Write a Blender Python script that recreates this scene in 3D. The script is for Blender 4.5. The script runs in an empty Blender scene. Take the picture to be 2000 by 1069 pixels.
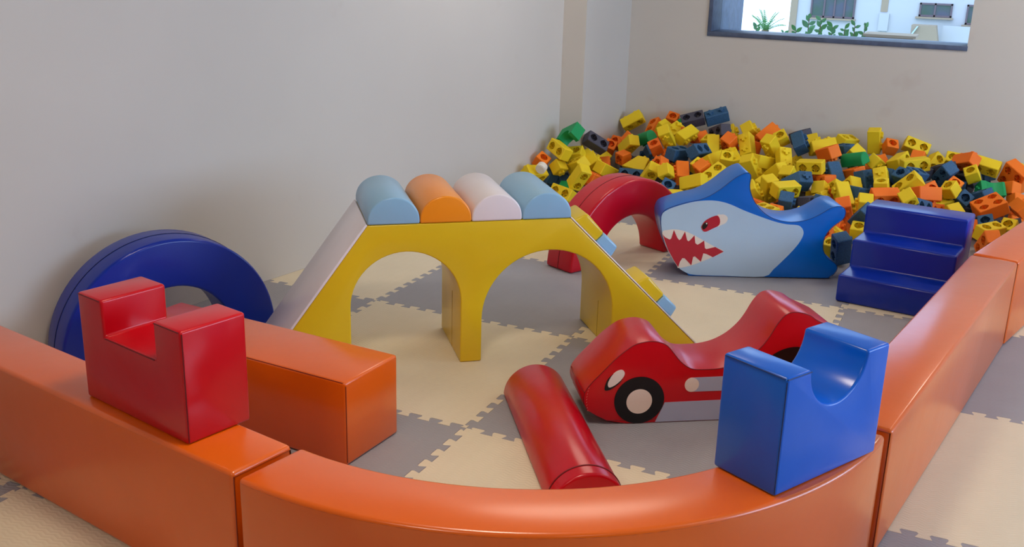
import bpy, bmesh, math, random
from mathutils import Vector, Matrix, Quaternion
from mathutils.geometry import tessellate_polygon
random.seed(7)
S = bpy.context.scene
C = S.collection
# ------------------------------------------------------------ camera
cam_d = bpy.data.cameras.new('camera'); cam = bpy.data.objects.new('camera', cam_d); C.objects.link(cam)
cam_d.sensor_width = 36.0; cam_d.lens = 1994.827 / 2000 * 36.0; cam_d.clip_end = 200
YAW, PITCH, ROLL = -0.42761, 0.30499, 0.02876
f = Vector((math.sin(YAW) * math.cos(PITCH), math.cos(YAW) * math.cos(PITCH), -math.sin(PITCH)))
r0 = Vector((math.cos(YAW), -math.sin(YAW), 0)); u0 = r0.cross(f)
r = r0 * math.cos(ROLL) + u0 * math.sin(ROLL); u = u0 * math.cos(ROLL) - r0 * math.sin(ROLL)
M = Matrix((r, u, -f)).transposed().to_4x4(); M.translation = (2.47464, -3.88939, 1.59066)
cam.matrix_world = M
S.camera = cam
# ------------------------------------------------------------ view, world, lights
vs = S.view_settings
vs.view_transform = 'Standard'; vs.look = 'None'; vs.gamma = 1.0; vs.use_curve_mapping = False
vs.exposure = 0.26
W = bpy.data.worlds.new('world'); S.world = W; W.use_nodes = True
nt = W.node_tree; N = nt.nodes; N.clear()
out = N.new('ShaderNodeOutputWorld'); bg = N.new('ShaderNodeBackground'); tc = N.new('ShaderNodeTexCoord')
mp = N.new('ShaderNodeMapping'); mp.inputs['Scale'].default_value = (1.0, 1.0, 5.0)
no = N.new('ShaderNodeTexNoise'); no.inputs['Scale'].default_value = 2.6; no.inputs['Detail'].default_value = 5
cr = N.new('ShaderNodeValToRGB'); cr.color_ramp.elements[0].position = .40; cr.color_ramp.elements[1].position = .62
cr.color_ramp.elements[0].color = (.30, .50, .80, 1); cr.color_ramp.elements[1].color = (.66, .78, .92, 1)
nt.links.new(tc.outputs['Generated'], mp.inputs['Vector']); nt.links.new(mp.outputs['Vector'], no.inputs['Vector'])
nt.links.new(no.outputs['Fac'], cr.inputs['Fac']); nt.links.new(cr.outputs['Color'], bg.inputs['Color'])
bg.inputs['Strength'].default_value = 3.0
nt.links.new(bg.outputs['Background'], out.inputs['Surface'])

def light(name, kind, loc, rot, energy, col, **kw):
    d = bpy.data.lights.new(name, kind); d.energy = energy; d.color = col
    for k, v in kw.items(): setattr(d, k, v)
    o = bpy.data.objects.new(name, d); o.location = loc; o.rotation_euler = rot; C.objects.link(o); return o
light('sun', 'SUN', (0, -8, 12), (math.radians(48), 0, math.radians(-14)), 0.25, (1, .98, .95), angle=.03)
# daylight through the window of the right-hand wall (outside the frame), just outside its opening
light('side_window_daylight', 'AREA', (7.35, 0.1, 1.7), (0, math.radians(90), 0), 165, (.50, .70, 1.0), shape='RECTANGLE', size=1.5, size_y=4.8)
LAMPS = [(1.4, -4.8, 23), (4.4, -4.8, 6), (1.4, -1.9, 21), (4.4, -2.0, 3), (.5, 1.5, 11), (3.2, 2.5, 14), (3.2, .6, 4)]  # front and back lamps added to brighten, low-x one widened for its glow
for lx, ly, lw in LAMPS:
    light('ceiling_lamp_light', 'AREA', (lx, ly, 2.63), (0, 0, 0), lw, (1.0, .86, .70), shape='DISK', size=1.3 if lx < 1 else .56)

# ------------------------------------------------------------ materials
def mat(name, col, rough=.5, spec=.5, bump=None, var=0.0, coat=0.0, emit=None, trans=0.0, vscale=3.0, varcol=None):
    m = bpy.data.materials.new(name); m.use_nodes = True; n = m.node_tree; b = n.nodes['Principled BSDF']
    b.inputs['Base Color'].default_value = (*col, 1); b.inputs['Roughness'].default_value = rough
    b.inputs['Specular IOR Level'].default_value = spec; b.inputs['Coat Weight'].default_value = coat
    b.inputs['Coat Roughness'].default_value = .21; b.inputs['Coat IOR'].default_value = 1.52
    g = n.nodes.new('ShaderNodeNewGeometry')
    if var:
        t = n.nodes.new('ShaderNodeTexNoise'); t.inputs['Scale'].default_value = vscale; t.inputs['Detail'].default_value = 4
        n.links.new(g.outputs['Position'], t.inputs['Vector'])
        mx = n.nodes.new('ShaderNodeMix'); mx.data_type = 'RGBA'
        c2 = varcol or tuple(c * (1 - var) for c in col)
        mx.inputs[6].default_value = (*col, 1); mx.inputs[7].default_value = (*c2, 1)
        rr = n.nodes.new('ShaderNodeMapRange'); rr.inputs[1].default_value = .35; rr.inputs[2].default_value = .7
        n.links.new(t.outputs['Fac'], rr.inputs[0]); n.links.new(rr.outputs[0], mx.inputs[0])
        n.links.new(mx.outputs[2], b.inputs['Base Color'])
    if bump:
        t = n.nodes.new('ShaderNodeTexNoise'); t.inputs['Scale'].default_value = bump[0]; t.inputs['Detail'].default_value = 3
        n.links.new(g.outputs['Position'], t.inputs['Vector'])
        bp = n.nodes.new('ShaderNodeBump'); bp.inputs['Strength'].default_value = bump[1]; bp.inputs['Distance'].default_value = bump[2]
        n.links.new(t.outputs['Fac'], bp.inputs['Height']); n.links.new(bp.outputs['Normal'], b.inputs['Normal'])
    return m
def srgb(r_, g_, b_):
    return tuple(((c / 255) / 12.92 if c / 255 <= .04045 else ((c / 255 + .055) / 1.055) ** 2.4) for c in (r_, g_, b_))
def vinyl(name, rgb, rough=.36, spec=.1):
    return mat(name, srgb(*rgb), rough + .08, spec, bump=(7, .22, .012), var=.06, coat=.65)
MV = dict(
    orange=vinyl('orange_vinyl', (228, 98, 6), .33), red=vinyl('red_vinyl', (196, 0, 20), .30),
    crimson=vinyl('crimson_vinyl', (196, 0, 28), .30),
    royal=vinyl('royal_blue_vinyl', (0, 42, 160), .34), blue=vinyl('bright_blue_vinyl', (0, 92, 205), .36),
    sea=vinyl('sea_blue_vinyl', (0, 106, 204), .42),
    yellow=vinyl('yellow_vinyl', (226, 190, 30), .45), lblue=vinyl('light_blue_vinyl', (142, 188, 220), .45),
    white=vinyl('white_vinyl', (232, 224, 228), .45), amber=vinyl('amber_vinyl', (250, 150, 30), .42),
    pale=vinyl('pale_blue_print', (182, 206, 226), .4), cream=vinyl('cream_print', (236, 222, 208), .4),
    black=vinyl('black_print', (14, 10, 14), .4), crimp=vinyl('crimson_print', (186, 30, 52), .4), grey=vinyl('grey_blue_print', (170, 180, 204), .4))
_b = MV['orange'].node_tree.nodes['Principled BSDF']; _b.inputs['Coat Weight'].default_value = 1.0; _b.inputs['Coat IOR'].default_value = 1.56; _b.inputs['Coat Roughness'].default_value = .22
def dark(rgb, k=.45): return tuple(int(c * k) for c in rgb)
MS = dict(orange=mat('orange_seam', srgb(140, 48, 6), .6), red=mat('red_seam', srgb(110, 0, 12), .6), royal=mat('royal_seam', srgb(0, 24, 84), .6),
          blue=mat('blue_seam', srgb(0, 46, 110), .6), yellow=mat('yellow_seam', srgb(150, 118, 10), .6), light=mat('light_thread', srgb(220, 120, 110), .6))
FOAM = dict(y=mat('yellow_foam', srgb(238, 206, 30), .62, .35, (260, .35, .002), .05), o=mat('orange_foam', srgb(248, 128, 26), .62, .35, (260, .35, .002), .06, varcol=srgb(240, 108, 24)),
            d=mat('navy_foam', srgb(58, 104, 146), .65, .4, (320, .4, .002), .5, vscale=220), k=mat('charcoal_foam', srgb(78, 76, 90), .65, .4, (320, .4, .002), .3, vscale=220),
            g=mat('green_foam', srgb(6, 150, 84), .5, .4, (260, .3, .002), .08), w=mat('white_plastic', srgb(232, 226, 214), .45, .4))
M_slate = mat('slate_cladding', srgb(84, 98, 126), .5, .5, (30, .5, .004), .35, vscale=14)
M_glass_dark = mat('far_window_glass', srgb(74, 80, 98), .25, .4, None, .6, vscale=1.6, varcol=srgb(44, 84, 50))
M_frame = mat('far_window_frame', srgb(96, 82, 92), .5)
M_render = mat('white_render', srgb(186, 188, 194), .9, .2)
M_beige = mat('beige_render', srgb(160, 144, 126), .9, .2)
M_leaf = mat('leaf_green', srgb(104, 160, 112), .5, .4, None, .5, vscale=6, varcol=srgb(72, 140, 52))
M_bark = mat('bark', srgb(120, 104, 84), .9)
M_lamp = mat('lamp_rim', srgb(230, 230, 228), .5)
M_ground = mat('ground_green', srgb(150, 170, 140), .9, .2, None, .3)

def wallmat():
    m = mat('painted_plaster', srgb(206, 201, 194), .6, .35, (2.2, .12, .02), .04, vscale=1.2)
    n = m.node_tree; b = n.nodes['Principled BSDF']
    g = n.nodes.new('ShaderNodeNewGeometry'); t = n.nodes.new('ShaderNodeTexNoise'); t.inputs['Scale'].default_value = 3.4; t.inputs['Detail'].default_value = 6
    n.links.new(g.outputs['Position'], t.inputs['Vector'])
    rr = n.nodes.new('ShaderNodeMapRange'); rr.inputs[1].default_value = .66; rr.inputs[2].default_value = .80; rr.inputs[4].default_value = .35
    n.links.new(t.outputs['Fac'], rr.inputs[0])
    old = b.inputs['Base Color'].links[0].from_socket
    mx = n.nodes.new('ShaderNodeMix'); mx.data_type = 'RGBA'; mx.inputs[7].default_value = (*srgb(184, 168, 160), 1)
    n.links.new(rr.outputs[0], mx.inputs[0]); n.links.new(old, mx.inputs[6]); n.links.new(mx.outputs[2], b.inputs['Base Color'])
    return m
M_wall = wallmat()
def matfloor(name, rgb):
    # tread-plate relief: chevron ribs across the mat
    m = mat(name, srgb(*rgb), .55, .4, None, .05, vscale=5)
    n = m.node_tree; b = n.nodes['Principled BSDF']; g = n.nodes.new('ShaderNodeNewGeometry')
    sp = n.nodes.new('ShaderNodeSeparateXYZ'); n.links.new(g.outputs['Position'], sp.inputs[0])
    def mth(op, a, b_=None):
        k = n.nodes.new('ShaderNodeMath'); k.operation = op
        for i, v in enumerate((a, b_)):
            if v is None: continue
            if isinstance(v, (int, float)): k.inputs[i].default_value = v
            else: n.links.new(v, k.inputs[i])
        return k.outputs[0]
    zig = mth('ABSOLUTE', mth('SUBTRACT', mth('FRACT', mth('MULTIPLY', sp.outputs[0], 22.0)), .5))
    ph = mth('ADD', mth('MULTIPLY', sp.outputs[1], 70.0), mth('MULTIPLY', zig, 1.3))
    h = mth('POWER', mth('ABSOLUTE', mth('SUBTRACT', mth('FRACT', ph), .5)), 1.5)
    bp = n.nodes.new('ShaderNodeBump'); bp.inputs['Strength'].default_value = .55; bp.inputs['Distance'].default_value = .004
    n.links.new(h, bp.inputs['Height']); n.links.new(bp.outputs['Normal'], b.inputs['Normal'])
    return m
M_cream = matfloor('cream_mat', (230, 216, 188)); M_grey = matfloor('grey_mat', (158, 156, 161))

# ------------------------------------------------------------ helpers
def link(name, me, m=None, parent=None, loc=None, rz=None):
    o = bpy.data.objects.new(name, me); C.objects.link(o)
    if m and not me.materials: me.materials.append(m)
    if loc is not None: o.location = loc
    if rz is not None: o.rotation_euler = (0, 0, rz)
    if parent: o.parent = parent
    return o
def fin(bm, name, angle=32):
    bmesh.ops.recalc_face_normals(bm, faces=bm.faces)
    me = bpy.data.meshes.new(name); bm.to_mesh(me); bm.free()
    me.polygons.foreach_set('use_smooth', [True] * len(me.polygons)); me.set_sharp_from_angle(angle=math.radians(angle))
    return me
def tag(o, label, cat, group=None):
    o['label'] = label; o['category'] = cat
    if group: o['group'] = group
    return o
def struct(o): o['kind'] = 'structure'; return o
def extrude(pts, y0, y1, bev=.010, seg=3, rim_only=False):
    """profile (x,z) extruded along y, rim and corner edges rounded"""
    bm = bmesh.new()
    a = [bm.verts.new((p[0], y0, p[1])) for p in pts]; b = [bm.verts.new((p[0], y1, p[1])) for p in pts]
    n = len(pts)
    bm.faces.new(a); bm.faces.new(list(reversed(b)))
    for i in range(n):
        bm.faces.new((a[i], b[i], b[(i + 1) % n], a[(i + 1) % n]))
    bmesh.ops.recalc_face_normals(bm, faces=bm.faces)
    if bev:
        E = [e for e in bm.edges if len(e.link_faces) == 2 and e.calc_face_angle(0) > math.radians(40)]
        bmesh.ops.bevel(bm, geom=E, offset=bev, segments=seg, profile=.5, affect='EDGES', clamp_overlap=True)
    return bm
def box(x0, x1, y0, y1, z0, z1, bev=0, seg=2):
    bm = bmesh.new(); bmesh.ops.create_cube(bm, size=1)
    for v in bm.verts: v.co = Vector((x0 + (v.co.x + .5) * (x1 - x0), y0 + (v.co.y + .5) * (y1 - y0), z0 + (v.co.z + .5) * (z1 - z0)))
    if bev: bmesh.ops.bevel(bm, geom=list(bm.edges), offset=bev, segments=seg, profile=.5, affect='EDGES')
    return bm
def join(bms):
    o = bmesh.new()
    for b in bms:
        me = bpy.data.meshes.new('t'); b.to_mesh(me); b.free(); o.from_mesh(me); bpy.data.meshes.remove(me)
    return o
def tube(pts, rad, closed=False, k=5):
    bm = bmesh.new(); P_ = [Vector(p) for p in pts]; n = len(P_); rings = []
    for i, p in enumerate(P_):
        a = P_[i - 1] if (i or closed) else p; b = P_[(i + 1) % n] if (i < n - 1 or closed) else p
        t = (b - a).normalized(); s = t.cross(Vector((0, 0, 1)))
        if s.length < .1: s = t.cross(Vector((0, 1, 0)))
        s.normalize(); w = t.cross(s)
        rings.append([bm.verts.new(p + (s * math.cos(2 * math.pi * j / k) + w * math.sin(2 * math.pi * j / k)) * rad) for j in range(k)])
    m = n if closed else n - 1
    for i in range(m):
        A, B = rings[i], rings[(i + 1) % n]
        for j in range(k): bm.faces.new((A[j], A[(j + 1) % k], B[(j + 1) % k], B[j]))
    if not closed: bm.faces.new(rings[0][::-1]); bm.faces.new(rings[-1])
    return bm
def arc(cx, cz, r_, a0, a1, n):
    return [(cx + r_ * math.cos(math.radians(a0 + (a1 - a0) * i / n)), cz + r_ * math.sin(math.radians(a0 + (a1 - a0) * i / n))) for i in range(n + 1)]
def ell(cx, cz, rx, rz_, a0, a1, n, rot=0):
    o = []
    for i in range(n + 1):
        t = math.radians(a0 + (a1 - a0) * i / n); x = rx * math.cos(t); z = rz_ * math.sin(t); c, s = math.cos(rot), math.sin(rot)
        o.append((cx + x * c - z * s, cz + x * s + z * c))
    return o
def catmull(pts, k=4):
    n = len(pts); o = []
    for i in range(n):
        p0, p1, p2, p3 = [Vector((*pts[(i + j) % n], 0)) for j in (-1, 0, 1, 2)]
        for s in range(k):
            t = s / k
            q = .5 * ((2 * p1) + (p2 - p0) * t + (2 * p0 - 5 * p1 + 4 * p2 - p3) * t * t + (3 * p1 - p0 - 3 * p2 + p3) * t ** 3)
            o.append((q.x, q.y))
    return o
def decal(name, pts, m, parent, y=0.0, th=.0016):
    """thin printed or sewn-on patch lying on the face at local y"""
    return link(name, fin(extrude(pts, y - th, y + .002, 0), name), m, parent)
def seam(pts, m, parent, rad=.0016, closed=False, label=None):
    o = link('seam', fin(tube(pts, rad, closed), 'seam'), m, parent)
    if label: o['label'] = label
    return o
# ------------------------------------------------------------ room shell
M_far = mat('darkened_front_wall', srgb(150, 140, 130), .8, .2)  # unseen front wall darkened to cut light bounced onto near faces
BY = 3.69                       # back wall plane
def wx(y): return -.6 + .1494 * (y - .2)
def slab(name, quad, z0, z1, m=None):
    bm = bmesh.new(); a = [bm.verts.new((x, y, z0)) for x, y in quad]; b = [bm.verts.new((x, y, z1)) for x, y in quad]; n = len(quad)
    bm.faces.new(a); bm.faces.new(b[::-1])
    for i in range(n): bm.faces.new((a[i], b[i], b[(i + 1) % n], a[(i + 1) % n]))
    return struct(link(name, fin(bm, name), m or M_wall))
CH = 2.7
slab('wall_left', [(wx(-6.5), -6.5), (wx(3.99), 3.99), (wx(3.99) - .3, 3.99), (wx(-6.5) - .3, -6.5)], 0, CH)
slab('wall_corner', [(wx(2.75) - .02, 2.747), (-.053, 2.747), (-.053, BY + .05), (wx(BY), BY + .05)], 0, CH)
WX0, WX1, WZ0, WZ1 = .545, 2.303, 1.05, 2.45
bw = join([box(-.6, WX0, BY, BY + .3, 0, CH), box(WX1, 7.0, BY, BY + .3, 0, CH), box(WX0, WX1, BY, BY + .3, 0, WZ0), box(WX0, WX1, BY, BY + .3, WZ1, CH)])
struct(link('wall_back', fin(bw, 'wall_back'), M_wall))
rw = join([box(7.0, 7.3, -6.5, -2.4, 0, CH), box(7.0, 7.3, 2.6, BY + .3, 0, CH), box(7.0, 7.3, -2.4, 2.6, 0, .9), box(7.0, 7.3, -2.4, 2.6, 2.4, CH)])
struct(link('wall_right', fin(rw, 'wall_right'), M_wall))
struct(link('wall_front', fin(box(-1.9, 7.3, -6.8, -6.5, 0, CH), 'wall_front'), M_far))
struct(link('ceiling', fin(box(-1.9, 7.3, -6.8, BY + .3, CH, CH + .2), 'ceiling'), M_wall))
# window: slate-lined opening with clear glass
win = bpy.data.objects.new('window_1', None); C.objects.link(win); win.location = (1.42, BY + .15, WZ0); struct(win)
def wpart(name, bm, m):
    o = link(name, fin(bm, name), m); o.parent = win; o.matrix_parent_inverse = Matrix.Translation(win.location).inverted(); return o
wpart('window_sill', box(WX0 - .004, WX1 + .004, BY - .012, BY + .33, WZ0 - .006, WZ0 + .026, .003), M_slate)
wpart('window_jamb', box(WX0 - .004, WX0 + .026, BY - .012, BY + .33, WZ0 + .026, WZ1, .003), M_slate)
wpart('window_head', box(WX0 + .026, WX1, BY - .012, BY + .33, WZ1 - .026, WZ1 + .004, .003), M_slate)
wpart('outer_pier', box(WX0 - .35, WX0 + .02, BY + .34, BY + 1.0, .2, WZ1 + .6), M_slate)
gm = bpy.data.materials.new('clear_glass'); gm.use_nodes = True; gn = gm.node_tree; gn.nodes.clear()
go = gn.nodes.new('ShaderNodeOutputMaterial'); gt = gn.nodes.new('ShaderNodeBsdfTransparent'); gg = gn.nodes.new('ShaderNodeBsdfGlossy'); gx = gn.nodes.new('ShaderNodeMixShader'); gf = gn.nodes.new('ShaderNodeFresnel')
gt.inputs['Color'].default_value = (.97, .99, 1, 1); gg.inputs['Roughness'].default_value = .02
gn.links.new(gf.outputs[0], gx.inputs[0]); gn.links.new(gt.outputs[0], gx.inputs[1]); gn.links.new(gg.outputs[0], gx.inputs[2]); gn.links.new(gx.outputs[0], go.inputs['Surface'])
wpart('pane', box(WX0 + .026, WX1, BY + .25, BY + .256, WZ0 + .026, WZ1 - .026), gm)
# window of the right-hand wall, outside the frame
w2 = bpy.data.objects.new('window_2', None); C.objects.link(w2); w2.location = (7.15, .1, .9); struct(w2)
o = link('window_frame', fin(join([box(7.08, 7.14, -2.4, -2.34, .9, 2.4), box(7.08, 7.14, 2.54, 2.6, .9, 2.4), box(7.08, 7.14, .07, .13, .9, 2.4), box(7.08, 7.14, -2.34, 2.54, .9, .96), box(7.08, 7.14, -2.34, 2.54, 2.34, 2.4)]), 'wf'), M_slate, w2)
o.matrix_parent_inverse = Matrix.Translation(w2.location).inverted()
# ceiling lamps (their light is set at the top)
em = bpy.data.materials.new('lamp_diffuser'); em.use_nodes = True
em.node_tree.nodes['Principled BSDF'].inputs['Emission Color'].default_value = (1, .88, .7, 1); em.node_tree.nodes['Principled BSDF'].inputs['Emission Strength'].default_value = .9
for lx, ly, lw in LAMPS:
    bm = bmesh.new(); bmesh.ops.create_cone(bm, cap_ends=True, segments=32, radius1=.7 if lx < 1 else .32, radius2=.7 if lx < 1 else .32, depth=.04)
    o = link('ceiling_lamp', fin(bm, 'ceiling_lamp'), M_lamp, None, (lx, ly, CH - .02)); tag(o, 'round white ceiling lamp widened for its glow above the yellow bridge, outside the photo' if lx < 1 else 'assumed round white ceiling lamp above the play corner, outside the photo', 'lamp', 'ceiling lamps')
    bm = bmesh.new(); bmesh.ops.create_cone(bm, cap_ends=True, segments=32, radius1=.67 if lx < 1 else .29, radius2=.67 if lx < 1 else .29, depth=.008)
    link('diffuser', fin(bm, 'diffuser'), em, o, (0, 0, -.024))

# ------------------------------------------------------------ floor of interlocking mats
floor = struct(link('floor', fin(box(-1.9, 7.3, -6.8, BY + .3, -.2, -.0125), 'floor'), mat('floor_screed', srgb(120, 116, 110), .9)))
def edge_line():
    n = 12; A = .0150; per = 1 / n
    q = [(0.0, 0.0)]
    for k in range(n):
        c = (k + .5) * per
        nk, hd = per * .21, per * .31
        q += [(c - nk, -A if k else 0), (c - hd, A * .5), (c - hd + .004, A), (c + hd - .004, A), (c + hd, A * .5), (c + nk, -A if k < n - 1 else 0)]
    q += [(1.0, 0.0)]
    return q
EL = edge_line(); G = .0007
def tile_mesh(name, m, clip=None):
    pts = []
    pts += [(s, d + G) for s, d in EL[:-1]]                       # bottom
    pts += [(1 - (d + G), s) for s, d in EL[:-1]]                 # right: offset toward -x
    pts += [(s, 1 + d - G) for s, d in reversed(EL[1:])]          # top
    pts += [(0 - d + G, s) for s, d in reversed(EL[1:])]          # left
    # right edge uses x = 1 - d, left edge uses x = -d: the same line one tile on
    bm = bmesh.new(); a = [bm.verts.new((x, y, -.012)) for x, y in pts]; b = [bm.verts.new((x, y, 0)) for x, y in pts]; n = len(pts)
    for t in tessellate_polygon([[Vector((x, y, 0)) for x, y in pts]]):
        x_ = [pts[k] for k in t]
        if (x_[1][0] - x_[0][0]) * (x_[2][1] - x_[0][1]) - (x_[1][1] - x_[0][1]) * (x_[2][0] - x_[0][0]) < 0: t = t[::-1]
        bm.faces.new([b[k] for k in t])
    for i in range(n): bm.faces.new((a[i], a[(i + 1) % n], b[(i + 1) % n], b[i]))
    for co, no_ in (clip or []):
        r_ = bmesh.ops.bisect_plane(bm, geom=list(bm.verts) + list(bm.edges) + list(bm.faces), plane_co=co, plane_no=no_, clear_outer=True)
    me = bpy.data.meshes.new(name); bm.to_mesh(me); bm.free(); me.materials.append(m); return me
TM = [tile_mesh('grey_tile', M_grey), tile_mesh('cream_tile', M_cream)]
for i in range(-2, 7):
    for j in range(-5, 4):
        par = (i + j) % 2; clip = []
        corners = [(i, j), (i + 1, j), (i, j + 1), (i + 1, j + 1)]
        ins = [x > wx(y) for x, y in corners]
        if not any(ins): continue
        if not all(ins) or i < wx(j) + .03: clip.append((Vector((wx(j) - i, 0, 0)), Vector((-1, .1494, 0)).normalized()))
        if j == 3: clip.append((Vector((0, BY - j, 0)), Vector((0, 1, 0))))
        me = tile_mesh('tile', (M_grey, M_cream)[par], clip) if clip else TM[par]
        o = link('mat_tile', me, None, floor, (i, j, random.uniform(-.0006, 0)))

# ------------------------------------------------------------ orange barrier
HB = .385
def barrier(ox, oy, a, L, Wd, label, side=1):
    o = link('barrier_segment', fin(box(0, L, 0, Wd, .002, HB, .012, 3), 'barrier_segment'), MV['orange'], None, (ox, oy, 0), a)
    tag(o, label, 'barrier', 'orange barrier around the play corner')
    return o
dI = Vector((1.012, -1.993)); aL = math.radians(169.4)
bl = barrier(dI.x, dI.y, aL, 1.74, .192, 'straight orange padded barrier segment at left, under the red block')
seam([(.012, .1905, HB - .012), (1.72, .1905, HB - .012)], MS['orange'], bl)
seam([(.0005, .006, .02), (.0005, .006, HB - .012), (.0005, .186, HB - .012), (.0005, .186, .02)], MS['orange'], bl)
b2 = barrier(2.380, -1.1713, 1.4115, 2.02, .192, 'long straight orange padded barrier segment on the right, between two seams')
seam([(.0005, .186, .02), (.0005, .186, HB - .010), (.0005, .006, HB - .010), (.0005, .006, .02)], MS['orange'], b2)
b3 = barrier(2.706, .835, math.radians(75.3), 2.0, .192, 'farthest orange padded barrier segment, at the right edge beside the block pile')
seam([(.0005, .186, .02), (.0005, .186, HB - .010), (.0005, .006, HB - .010), (.0005, .006, .02)], MS['orange'], b3)
# quarter ring
RC = Vector((1.2127, -1.0489)); RO, RI = 1.163, .958
def ringseg():
    bm = bmesh.new(); a0, a1 = math.radians(259.6), math.radians(352.2); n = 48; prev = None; first = None
    for i in range(n + 1):
        t = a0 + (a1 - a0) * i / n; c, s = math.cos(t), math.sin(t)
        v = [bm.verts.new((R_ * c, R_ * s, z)) for R_, z in ((RI, .002), (RO, .002), (RO, HB), (RI, HB))]
        if prev:
            for k in range(4): bm.faces.new((prev[k], prev[(k + 1) % 4], v[(k + 1) % 4], v[k]))
        else: bm.faces.new(v)
        prev = v
    bm.faces.new(prev[::-1]); bmesh.ops.recalc_face_normals(bm, faces=bm.faces)
    E = [e for e in bm.edges if e.calc_face_angle(0) > math.radians(40)]
    bmesh.ops.bevel(bm, geom=E, offset=.012, segments=3, profile=.5, affect='EDGES')
    return bm
rg = link('curved_barrier', fin(ringseg(), 'curved_barrier'), MV['orange'], None, (*RC, 0))
tag(rg, 'curved orange padded barrier segment across the foreground, under the blue block', 'barrier', 'orange barrier around the play corner')
def rarc(R_, z, a0=260.2, a1=351.6, n=60): return [(R_ * math.cos(math.radians(a0 + (a1 - a0) * i / n)), R_ * math.sin(math.radians(a0 + (a1 - a0) * i / n)), z) for i in range(n + 1)]
seam(rarc(RO - .002, HB - .011), MS['orange'], rg, .0018)

# ------------------------------------------------------------ red notched block on the left barrier
rb = link('notched_block', fin(extrude([(0, 0), (.459, 0), (.459, .304), (.345, .304), (.345, .202), (.114, .202), (.114, .304), (0, .304)], -.1956, 0, .008), 'notched_block'), MV['red'], None, (.7886, -2.1196, HB + .001), 2.918)
tag(rb, 'red padded block with a square notch, standing on the left orange barrier', 'foam block')
seam([(.006, .0006, .30), (.108, .0006, .30)], MS['red'], rb); seam([(.351, .0006, .30), (.453, .0006, .30)], MS['red'], rb)
seam([(.118, .0006, .199), (.341, .0006, .199)], MS['red'], rb); seam([(-.0004, -.004, .006), (-.0004, -.004, .296)], MS['red'], rb)
# blue block with a round notch
pr = [(0, 0), (.4037, 0), (.4037, .302), (.31, .302)] + arc(.20, .302, .11, 0, -180, 24)[1:-1] + [(.09, .302), (0, .302)]
bb = link('cradle_block', fin(extrude(pr, 0, .1906, .008), 'cradle_block'), MV['blue'], None, (2.1636, -1.6859, HB + .001), 1.0924)
tag(bb, 'bright blue padded block with a round notch, standing on the curved orange barrier', 'foam block')
seam([(-.0006, .008, .298), (-.0006, .184, .298)], MS['blue'], bb); seam([(-.0003, .001, .01), (-.0003, .001, .292)], MS['blue'], bb)
seam([(.0, -.0003, .298), (.088, -.0003, .298)], MS['blue'], bb)
# orange bench box
be = link('bench_box', fin(box(0, .9944, -.2857, 0, .001, .29, .010, 3), 'bench_box'), MV['orange'], None, (.7911, -1.4299, 0), 3.0774)
tag(be, 'long orange padded box lying behind the red notched block', 'foam block')
seam([(-.0005, -.004, .012), (-.0005, -.004, .278)], MS['orange'], be); seam([(.01, -.002, .288), (.98, -.002, .288)], MS['orange'], be, .0012)

# ------------------------------------------------------------ yellow bridge
BR = bpy.data.objects.new('climbing_bridge', None); C.objects.link(BR); BR.location = (.7035, -.4849, 0); BR.rotation_euler = (0, 0, .6858)
tag(BR, 'yellow two-arched foam bridge with four rounded rolls on top and sloping ends', 'play bridge')
D = .4115; TOP = .587
prof = [(-.790, 0), (-.434, 0)] + arc(-.217, .259, .217, 180, 0, 28) + [(0, 0), (.0873, 0)] + arc(.3637, .181, .2764, 180, 0, 32) + [(.640, 0), (1.036, 0), (.442, TOP), (-.364, TOP)]
link('body', fin(extrude([(x, max(z, .001)) for x, z in prof], 0, D, .006), 'bridge_body'), MV['yellow'], BR)
for x in (0, .434 * 0 - .434, .0873, .640):
    zt = .25 if x <= 0 else .17
    seam([(x + (.0003 if x in (0, -.434) else 0) * 1, D * .42, .004), (x, D * .42, zt)], MS['yellow'], BR, .0012)
def slope_panel(name, p0, p1, th, m, lab, y0=-.001, y1=None):
    a, b = Vector((*p0, 0)), Vector((*p1, 0)); t = (b - a).normalized(); nrm = Vector((-t.y, t.x, 0))
    if nrm.y < 0: nrm = -nrm
    q = [a, b, b + nrm * th, a + nrm * th]
    o = link(name, fin(extrude([(v.x, max(v.y, .001)) for v in q], y0, D + .001 if y1 is None else y1, .003, 2), name), m, BR); o['label'] = lab; return o
slope_panel('slide_face', (-.364, TOP), (-.790, .002), .010, MV['white'], 'white sloping slide face')
slope_panel('climbing_face', (.442, TOP), (1.036, .002), .006, MV['white'], 'white sloping climbing face')
for k, (m, lab) in enumerate((('lblue', 'light blue rounded roll'), ('amber', 'orange rounded roll'), ('white', 'white rounded roll'), ('lblue', 'light blue rounded roll'))):
    x0 = -.366 + k * .2025; w = .2015
    pts = [(x0, TOP + .001)] + [(x0 + w / 2 - w / 2 * math.cos(math.radians(t)), TOP + .012 + .094 * math.sin(math.radians(t)) ** .92) for t in range(0, 181, 6)] + [(x0 + w, TOP + .001)]
    o = link('top_roll', fin(extrude(pts, -.004, D + .002, .007), 'top_roll'), MV[m], BR); o['label'] = lab
tx, tz = (.594 / .8356), (-.5877 / .8356); nx, nz = -tz, tx
def onslope(d, h): return (.442 + tx * d + nx * h, TOP + tz * d + nz * h)
for d0 in (.030, .430):
    for nm, a, b, m, lab, f0, f1 in (('grip', d0, d0 + .135, 'yellow', 'yellow half of the climbing grip', 1, 0), ('grip', d0 + .136, d0 + .235, 'lblue', 'light blue half of the climbing grip', 0, 1)):
        pts = [onslope(a, .006), onslope(a + .022 * f0, .056 if not f0 else .062), onslope(b - .012 * f1, .056), onslope(b, .006)]
        o = link(nm, fin(extrude(pts, .03, .20, .010), nm), MV[m], BR); o['label'] = lab

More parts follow.
